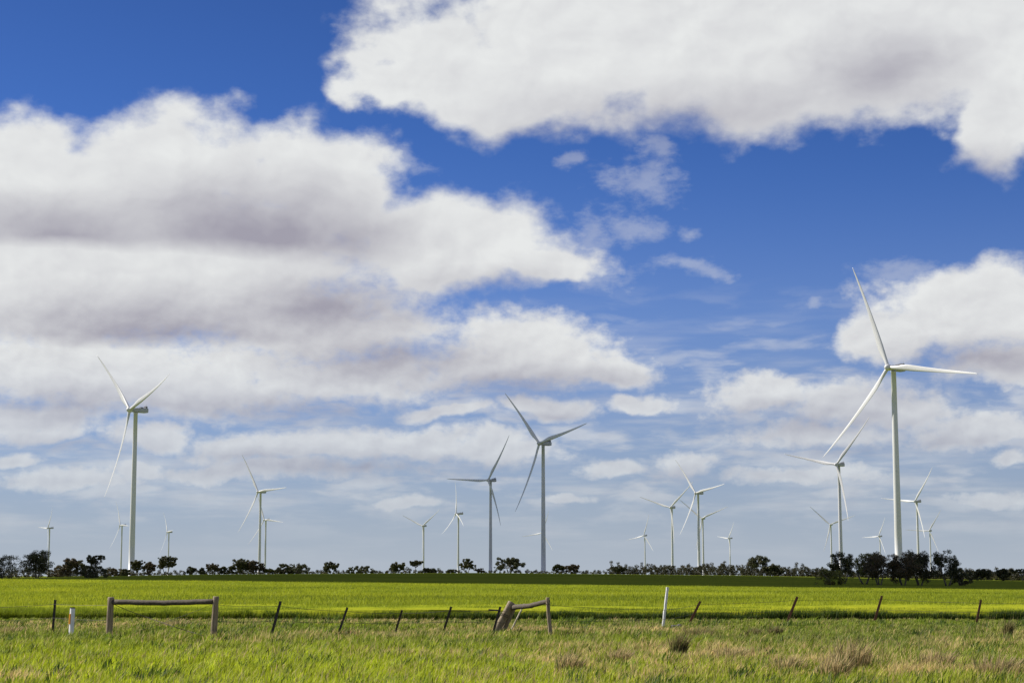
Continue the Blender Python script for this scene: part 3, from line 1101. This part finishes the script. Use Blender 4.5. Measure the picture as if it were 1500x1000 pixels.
def curved_strip(p0, p1, hw, depth, off, n=9, th=0.012):
    """curved plastic strip, bowed towards the road"""
    V, Fc = [], []
    for p in (p0, p1):
        for layer in (0, 1):
            for k in range(n):
                u_ = -1 + 2 * k / (n - 1)
                V.append(p + side * hw * u_ + fwd * (depth * (1 - u_ * u_) + off - layer * th))
    m_ = 2 * n
    for k in range(n - 1):
        Fc.append((k, k + 1, m_ + k + 1, m_ + k))
        Fc.append((n + k + 1, n + k, m_ + n + k, m_ + n + k + 1))
        Fc.append((m_ + k, m_ + k + 1, m_ + n + k + 1, m_ + n + k))
        Fc.append((k + 1, k, n + k, n + k + 1))
    Fc.append((0, m_, m_ + n, n)); Fc.append((n - 1, 2 * n - 1, m_ + 2 * n - 1, m_ + n - 1))
    return V, Fc


def strip(name, p0, p1, hw, depth, off, mat):
    me = mesh_from(name, *curved_strip(p0, p1, hw, depth, off))
    o = link(name, me, mat, mk)
    o.matrix_parent_inverse = Matrix.Translation(-Vector(mk.location))
    return o


strip('post', bb, tt, w / 2, 0.05, 0.0, M_wpost)
strip('cap', tt - ax * 0.005, tt + ax * 0.028, w / 2 * 1.03, 0.05, 0.006, M_steel)
r0, r1 = bb.lerp(tt, (936 - 913.5) / 46), bb.lerp(tt, (936 - 898.5) / 46)
strip('reflector', r0 - side * w * 0.2, r1 - side * w * 0.2, w * 0.24, 0.012, 0.044, M_orange)

# --- tall white post
Dw = ground_at(971, 920)
wp = empty('white_post', pt(971, 920, Dw))
tag(wp, 'tall slim white post leaning right in the grass at the crop edge', 'post')
log('shaft', [pt(970.2, 926, Dw), pt(974.5, 890, Dw), pt(977.6, 861, Dw)], [0.052, 0.053, 0.052], M_wpost, wp, 11, 10)
link('cap', MB().tube([pt(977.6, 860.6, Dw), pt(977.7, 859.4, Dw)], [0.058, 0.055], 10).mesh('cap'), M_wpost, wp).matrix_parent_inverse = Matrix.Translation(-Vector(wp.location))

# --- dark block by the white post
Db = ground_at(990, 918.5)
blk = MB()
blk.box((0, 0, 0.05), (0.34, 0.24, 0.13)).box((0.15, 0.02, 0.08), (0.12, 0.20, 0.17))
me = blk.mesh('block')
o = link('block', me, M_stone)
o.location = pt(990, 919.5, Db); o.rotation_euler = (0.05, 0.06, 0.3)
bevel(o, 0.03)
tag(o, 'small dark grey block lying in the grass beside the tall white post', 'block')

# --- right fence of rusty posts
fence_r = empty('wire_fence', pt(1160, 911, ground_at(1160, 911)))
tag(fence_r, 'wire fence on leaning rusty steel posts along the crop edge, right half', 'fence')
right_posts = []
for spec in [(1010, 912, 1026, 880, 3.5), (1153, 911, 1168, 873.5, 3.7), (1281, 909, 1292, 872, 3.4), (1430.5, 911, 1437, 878, 3.2),
             (1580, 911, 1588, 878, 3.9)]:
    o, b, t = star_post(fence_r, *spec, M_rust)
    right_posts.append((b, t))

# wires
def lev(bt, f):
    return bt[0].lerp(bt[1], f) + Vector((0, -0.03, 0))


for f in (0.86, 0.45):
    za = (a_b.lerp(a_t, f * 0.9 + 0.05), c_b.lerp(c_t, f * 0.9 + 0.05))
    p0 = left_posts[0]
    wire(fence_l, [pt(-60, 884 + (1 - f) * 50, p0[0].y), lev(p0, f), za[0]], 0.02)
    wire(fence_l, [za[1]] + [lev(p, f) for p in left_posts[1:]] + [pt(740, 888 + (1 - f) * 42, DC)], 0.03)
    wire(fence_r, [pt(803, 878 + (1 - f) * 56, DE), pt(974, 888 + (1 - f) * 34, Dw - 0.08)] + [lev(p, f) for p in right_posts], 0.03)


# ================================================================== grass
def blades_mesh(name, x, y, z, h, w, col, rng, lean=0.35, wind=(0.22, 0.05), seg=2, tipcol=1.0):
    n = len(x)
    a = rng.uniform(0, 2 * math.pi, n)
    dx, dy = np.cos(a), np.sin(a)
    la = rng.uniform(0, 2 * math.pi, n)
    lm = h * lean * rng.uniform(0.2, 1.0, n)
    lx = np.cos(la) * lm + wind[0] * h
    ly = np.sin(la) * lm + wind[1] * h
    B = np.stack([x, y, z], 1)
    Wv = np.stack([dx * w / 2, dy * w / 2, np.zeros(n)], 1)
    if seg == 2:
        Mid = B + np.stack([lx * 0.35, ly * 0.35, h * 0.58], 1)
        Tip = B + np.stack([lx, ly, h * (0.97 - 0.2 * lean * rng.random(n))], 1)
        V = np.stack([B - Wv, B + Wv, Mid + Wv * 0.8, Mid - Wv * 0.8, Tip], 1).reshape(-1, 3)
        i0 = np.arange(n) * 5
        f = np.stack([i0, i0 + 1, i0 + 2, i0 + 3, i0 + 3, i0 + 2, i0 + 4], 1).ravel()
        st = np.stack([np.arange(n) * 7, np.arange(n) * 7 + 4], 1).ravel()
        to = np.tile([4, 3], n)
        C = np.repeat(col, 5, 0)
    else:
        Tip = B + np.stack([lx, ly, h], 1)
        V = np.stack([B - Wv, B + Wv, Tip], 1).reshape(-1, 3)
        f = np.arange(n * 3); st = np.arange(n) * 3; to = np.full(n, 3)
        C = np.repeat(col, 3, 0)
    return np_mesh(name, V, f, st, to, C)


GREEN = np.array([0.200, 0.265, 0.020]); LIME = np.array([0.430, 0.500, 0.022])
OLIVE = np.array([0.245, 0.260, 0.060]); STRAW = np.array([0.600, 0.450, 0.200]); DKGREEN = np.array([0.075, 0.115, 0.012])


def gxy(X, Y):
    D = ground_at(X, Y)
    return (X - 750) / F * D, D


# dry patches: photo pixel, half sizes in metres
DRY = [(40, 922, 3.0, 3.0, .8), (75, 912, 3.0, 2.5, .8), (190, 914, 3.5, 3.5, .7), (330, 908, 4, 3, .5), (400, 935, 2.0, 2.0, .4), (700, 905, 6, 3, .4), (560, 910, 6, 3, .5),
       (850, 922, 5.0, 2.8, 1.0), (760, 922, 3, 2, .7), (960, 925, 3.0, 3.5, .9), (960, 950, 3.5, 2.5, .9), (1060, 958, 4.0, 2.2, 1.0),
       (1130, 972, 4.5, 2.6, 1.0), (1300, 955, 2.5, 2.5, .6), (1400, 945, 3.0, 3.0, .6), (1440, 985, 5.0, 3.2, .9), (1000, 990, 4.0, 1.6, .5),
       (880, 962, 3.0, 2.4, .7), (1240, 985, 3, 3, .6), (660, 958, 3.5, 2.0, .5), (830, 970, 1.6, 2.2, .8), (560, 932, 5, 2.4, .6), (440, 938, 3.0, 2.6, .4), (20, 995, 1.6, 1.5, .6), (1480, 930, 3, 4, .5)]


def roadside():
    rng = np.random.default_rng(21)
    parts = []
    for (y0, y1, dens, wd) in ((27, 38, 330, 0.016), (38, 52, 230, 0.019), (52, 66, 150, 0.023), (66, 86, 105, 0.028)):
        half = y1 * 0.30 + 3.5
        per = 11
        nt_ = int((y1 - y0) * 2 * half * dens / per)
        tx, ty = rng.uniform(-half, half, nt_), rng.uniform(y0, y1, nt_)
        th = rng.uniform(0.55, 1.45, nt_); tc_ = rng.uniform(0.62, 1.38, nt_)
        x = np.repeat(tx, per) + rng.normal(size=nt_ * per) * 0.045
        y = np.repeat(ty, per) + rng.normal(size=nt_ * per) * 0.045
        th, tc_ = np.repeat(th, per), np.repeat(tc_, per)
        keep = (np.abs(x) < y * 0.30 + 3.0) & (y < crop_edge(x) + 0.2)
        x, y = x[keep], y[keep]
        parts.append((x, y, np.full(len(x), wd), th[keep], tc_[keep]))
    x = np.concatenate([p[0] for p in parts]); y = np.concatenate([p[1] for p in parts]); wd = np.concatenate([p[2] for p in parts])
    th = np.concatenate([p[3] for p in parts]); tcol = np.concatenate([p[4] for p in parts])
    n = len(x)
    # height: patches of taller and shorter grass
    patch = fb(x, y, 3.2, 100)
    fine = fb(x, y, 0.8, 110)
    h = 0.06 + 0.16 * patch + 0.13 * fine
    h *= np.clip(1.05 - (y - 50) / 55.0, 0.5, 1.0) * rng.uniform(0.7, 1.15, n) * th
    # colour zones
    dry = np.zeros(n)
    for (X, Y, sx, sy, s) in DRY:
        gx, gy = gxy(X, Y)
        dry = np.maximum(dry, s * np.exp(-(((x - gx) / sx) ** 2 + ((y - gy) / sy) ** 2)))
    dn = fb(x, y, 2.2, 130)
    clump = np.clip((fb(x, y, 1.5, 135) - 0.42) * 5.0, 0, 1)
    pdry = np.clip(dry * (0.25 + 0.75 * clump) * (0.5 + 0.8 * dn) + 0.02 + 0.10 * clump * (dn > 0.58), 0, 0.9)
    lime = np.clip(0.95 - (y - 38) / 20.0, 0.08, 0.95) * np.clip(1.05 - (x + 2) / 16.0, 0.25, 1.1)
    lime = np.clip(lime + 0.7 * (fb(x, y, 5.0, 150) - 0.5), 0, 1)
    ol = np.clip(0.25 + 1.3 * (fb(x, y, 4.0, 170) - 0.45), 0, 0.9)
    col = GREEN[None] * (1 - ol)[:, None] + OLIVE[None] * ol[:, None]
    col = col * (1 - lime)[:, None] + LIME[None] * lime[:, None]
    dk = rng.random(n) < 0.10
    col[dk] = DKGREEN
    isdry = rng.random(n) < pdry
    col[isdry] = STRAW * 1.0
    pale = rng.random(n) < 0.06
    col[pale] = OLIVE * 1.7
    col *= (rng.uniform(0.8, 1.2, n) * tcol)[:, None]
    h[isdry] *= 1.15
    wdt = wd * rng.uniform(0.6, 1.3, n)
    # low broad weeds in dark green clumps, and thin pale seed stalks
    nw, pw = 900, 22
    wy = 27 + 52 * rng.random(nw) ** 1.2; wx = rng.uniform(-1, 1, nw) * (wy * 0.30 + 2)
    ws = rng.uniform(0.10, 0.26, nw)
    X2 = np.repeat(wx, pw) + rng.normal(size=nw * pw) * np.repeat(ws, pw) * 0.7
    Y2 = np.repeat(wy, pw) + rng.normal(size=nw * pw) * np.repeat(ws, pw) * 0.7
    H2_ = np.repeat(ws, pw) * rng.uniform(0.5, 1.5, nw * pw) + 0.03
    C2 = np.repeat(np.where(rng.random(nw)[:, None] < 0.7, np.array([[0.070, 0.120, 0.016]]), np.array([[0.20, 0.27, 0.03]])), pw, 0) * rng.uniform(0.6, 1.4, nw * pw)[:, None]
    ns = 9000
    Y3 = 27 + 50 * rng.random(ns); X3 = rng.uniform(-1, 1, ns) * (Y3 * 0.30 + 2)
    k3 = fb(X3, Y3, 3.0, 190) > 0.5
    X3, Y3 = X3[k3], Y3[k3]; ns = len(X3)
    H3 = rng.uniform(0.22, 0.48, ns); C3 = np.array([[0.52, 0.42, 0.20]]) * rng.uniform(0.6, 1.2, ns)[:, None]
    x = np.concatenate([x, X2, X3]); y = np.concatenate([y, Y2, Y3]); h = np.concatenate([h, H2_, H3])
    wdt = np.concatenate([wdt, np.full(len(X2), 0.034), np.full(ns, 0.009)]); col = np.concatenate([col, C2, C3]); n = len(x)
    me = blades_mesh('roadside_grass', x, y, gz(x, y) - 0.01, h, wdt, col, rng, 0.55, (0.20, 0.02))
    o = link('roadside_grass', me, M_grass)
    tag(o, 'rough roadside grass, lime green with dry straw patches, in the foreground', 'grass', kind='stuff')


roadside()


def wheat():
    rng = np.random.default_rng(33)
    # dense standing plants at the near edge
    n = 200000
    x = rng.uniform(-33, 33, n); t = rng.random(n) ** 1.7
    y = crop_edge(x) + t * 26
    keep = np.abs(x) < y * 0.3 + 4
    x, y = x[keep], y[keep]
    gap = fb(x, y, 2.4, 300)
    front = np.clip((y - crop_edge(x)) / 2.0, 0, 1)
    h = (0.45 + 0.16 * (fb(x, y, 7.0, 310) - 0.5) * 2 + 0.20 * (fb(x, y, 1.3, 315) - 0.5) * 2) * rng.uniform(0.72, 1.12, len(x)) * (0.92 + 0.08 * front)
    h *= np.where((gap < 0.36) & (front < 0.9), 0.6, 1.0)
    hue = fb(x, y, 9.0, 320)
    c = np.array([0.170, 0.215, 0.010])[None] * (1 - hue)[:, None] + np.array([0.240, 0.295, 0.022])[None] * hue[:, None]
    c *= rng.uniform(0.75, 1.25, len(x))[:, None]
    shade_front = rng.random(len(x)) < np.clip(1.4 - (y - crop_edge(x)) / 1.1, 0, 0.93) * np.clip(0.35 + (x + 14) / 22 + 1.2 * (fb(x, y * 0, 3.0, 317) - 0.5), 0.1, 1)
    c[shade_front] = np.array([0.048, 0.080, 0.012])[None] * rng.uniform(0.7, 1.3, shade_front.sum())[:, None]  # shade on the crop's front face, put into the plant colour
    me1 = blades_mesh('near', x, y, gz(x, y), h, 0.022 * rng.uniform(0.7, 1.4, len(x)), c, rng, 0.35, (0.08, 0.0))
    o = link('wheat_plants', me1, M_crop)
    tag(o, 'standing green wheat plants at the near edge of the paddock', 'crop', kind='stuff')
    # plants further out show only their tops above the canopy
    n = 520000
    d = rng.random(n)
    y = 100 + d * 203
    half = y * 0.3 + 5
    x = rng.uniform(-1, 1, n) * half
    k = rng.random(n) < np.clip(1.0 - 0.0022 * (y - 100), 0.2, 1) * 1.0
    x, y = x[k], y[k]
    hue = np.clip(0.25 + 1.2 * (fb(x, y * 0.35, 8.0, 340) - 0.3) , 0, 1)
    c = np.array([0.205, 0.258, 0.018])[None] * (1 - hue)[:, None] + np.array([0.385, 0.415, 0.026])[None] * hue[:, None]
    c *= rng.uniform(0.75, 1.25, len(x))[:, None]
    # darker green belts: banded shading of the rolling field put into the colour
    yb = y + 14 * (fb(x, y * 0.5, 16.0, 360) - 0.5) - 0.06 * x
    belt = 0.7 * np.exp(-((yb - 124) / 18.0) ** 2) + 0.6 * np.exp(-((yb - 190) / 14.0) ** 2)
    grn = rng.random(len(x)) < np.clip(belt * (0.55 + 0.9 * (fb(x, y * 0.4, 10.0, 370) - 0.4)), 0, 0.8)
    c[grn] = np.array([0.120, 0.165, 0.012])[None] * rng.uniform(0.7, 1.3, grn.sum())[:, None]
    c *= (0.82 + 0.4 * fb(x, y * 0.6, 5.0, 380))[:, None]
    hh = 0.20 * rng.uniform(0.6, 1.5, len(x)) + 0.10 * (fb(x, y, 11.0, 350) - 0.5)
    me2 = blades_mesh('far', x, y, gz(x, y) + 0.33 + 0.16 * (fb(x, y, 14.0, 77) - 0.5) * 2, hh, 0.045 * rng.uniform(0.6, 1.5, len(x)) * (y / 150), c, rng, 0.5, (0.1, 0.0), seg=1)
    o = link('wheat_tops', me2, M_crop)
    tag(o, 'tops of the green wheat crop stretching away across the paddock', 'crop', kind='stuff')


wheat()

# ------------------------------------------------------------------ dry tussocks one can pick out
TUSS = [
    (1238, 982, 0.70, 0.55, 'large straw-coloured grass tussock at the bottom right of the foreground'),
    (1215, 992, 0.48, 0.40, 'straw tussock at the lower left foot of the large bottom right tussock'),
    (990, 961, 0.62, 0.26, 'upright olive tussock below the tall white post'),
    (1020, 932, 0.36, 0.60, 'wide olive tussock right of the dark block by the white post'),
    (1130, 931, 0.40, 0.34, 'olive tussock below the second rusty post from the white post'),
    (1100, 932, 0.34, 0.34, 'paler tussock directly left of the olive one below the rusty post'),
    (1466, 934, 0.58, 0.20, 'spiky dark tussock near the right edge below the last rusty post'),
    (513, 931, 0.24, 0.42, 'flattened reddish straw heap at the foot of the second black post'),
    (580, 936, 0.26, 0.48, 'brownish dry tussock below the third black post of the left fence'),
    (40, 895 + 8, 0.42, 0.55, 'dark green weed clump at the crop edge left of the first black post'),
    (22, 927, 0.30, 0.60, 'tan dry grass heap in the left corner near the first black post'),
    (830, 985, 0.44, 0.36, 'dry brown tussock in the foreground below the broken strainer'),
    (1150, 985, 0.40, 0.45, 'straw tussock left of the large bottom right tussock'),
    (1360, 978, 0.44, 0.50, 'ragged straw tussock right of the large bottom right tussock'),
    (1450, 992, 0.50, 0.55, 'broad straw tussock in the bottom right corner'),
    (1065, 966, 0.36, 0.45, 'low straw tussock right of the upright olive tussock'),
    (905, 968, 0.34, 0.40, 'small straw tussock midway between the broken strainer and the white post, in the foreground'),
    (265, 916, 0.30, 0.75, 'tan dry grass heap seen under the rail of the upright strainer'),
    (1245, 972, 0.40, 0.40, 'brown-centred tussock behind the large bottom right tussock'),
]
for i, (X, Y, h0, r0_, lab) in enumerate(TUSS):
    h0 *= 1.3
    rng = np.random.default_rng(500 + i)
    gx, gy = gxy(X, Y)
    n = 300
    a = rng.uniform(0, 6.28, n); q = np.sqrt(rng.random(n)) * r0_ * 0.6
    x, y = np.cos(a) * q, np.sin(a) * q
    h = h0 * rng.uniform(0.5, 1.1, n) * (1 - 0.4 * (q / r0_))
    tone = np.array([0.50, 0.385, 0.19]) if 'straw' in lab or 'tan' in lab or 'dry' in lab or 'brown' in lab else np.array([0.24, 0.20, 0.085])
    if 'reddish' in lab: tone = np.array([0.40, 0.23, 0.12])
    if 'dark green' in lab: tone = np.array([0.035, 0.055, 0.012])
    col = tone[None] * rng.uniform(0.35, 1.4, n)[:, None]
    gm = rng.random(n) < 0.22
    col[gm] = np.array([0.17, 0.19, 0.05])
    me = blades_mesh('tussock', x, y, np.full(n, -0.02), h, np.full(n, 0.017), col, rng, 0.2, (0.12, 0.0))
    # splay outwards
    co = np.empty(len(me.vertices) * 3, np.float32); me.vertices.foreach_get('co', co); co = co.reshape(-1, 3)
    s = 1 + 0.9 * (np.clip(co[:, 2], 0, None) / h0)
    co[:, 0] *= s; co[:, 1] *= s
    me.vertices.foreach_set('co', co.ravel()); me.update()
    o = link('grass_tussock', me, M_grass)
    o.location = (gx, gy, gzf(gx, gy))
    tag(o, lab, 'tussock', 'grass tussocks on the verge')
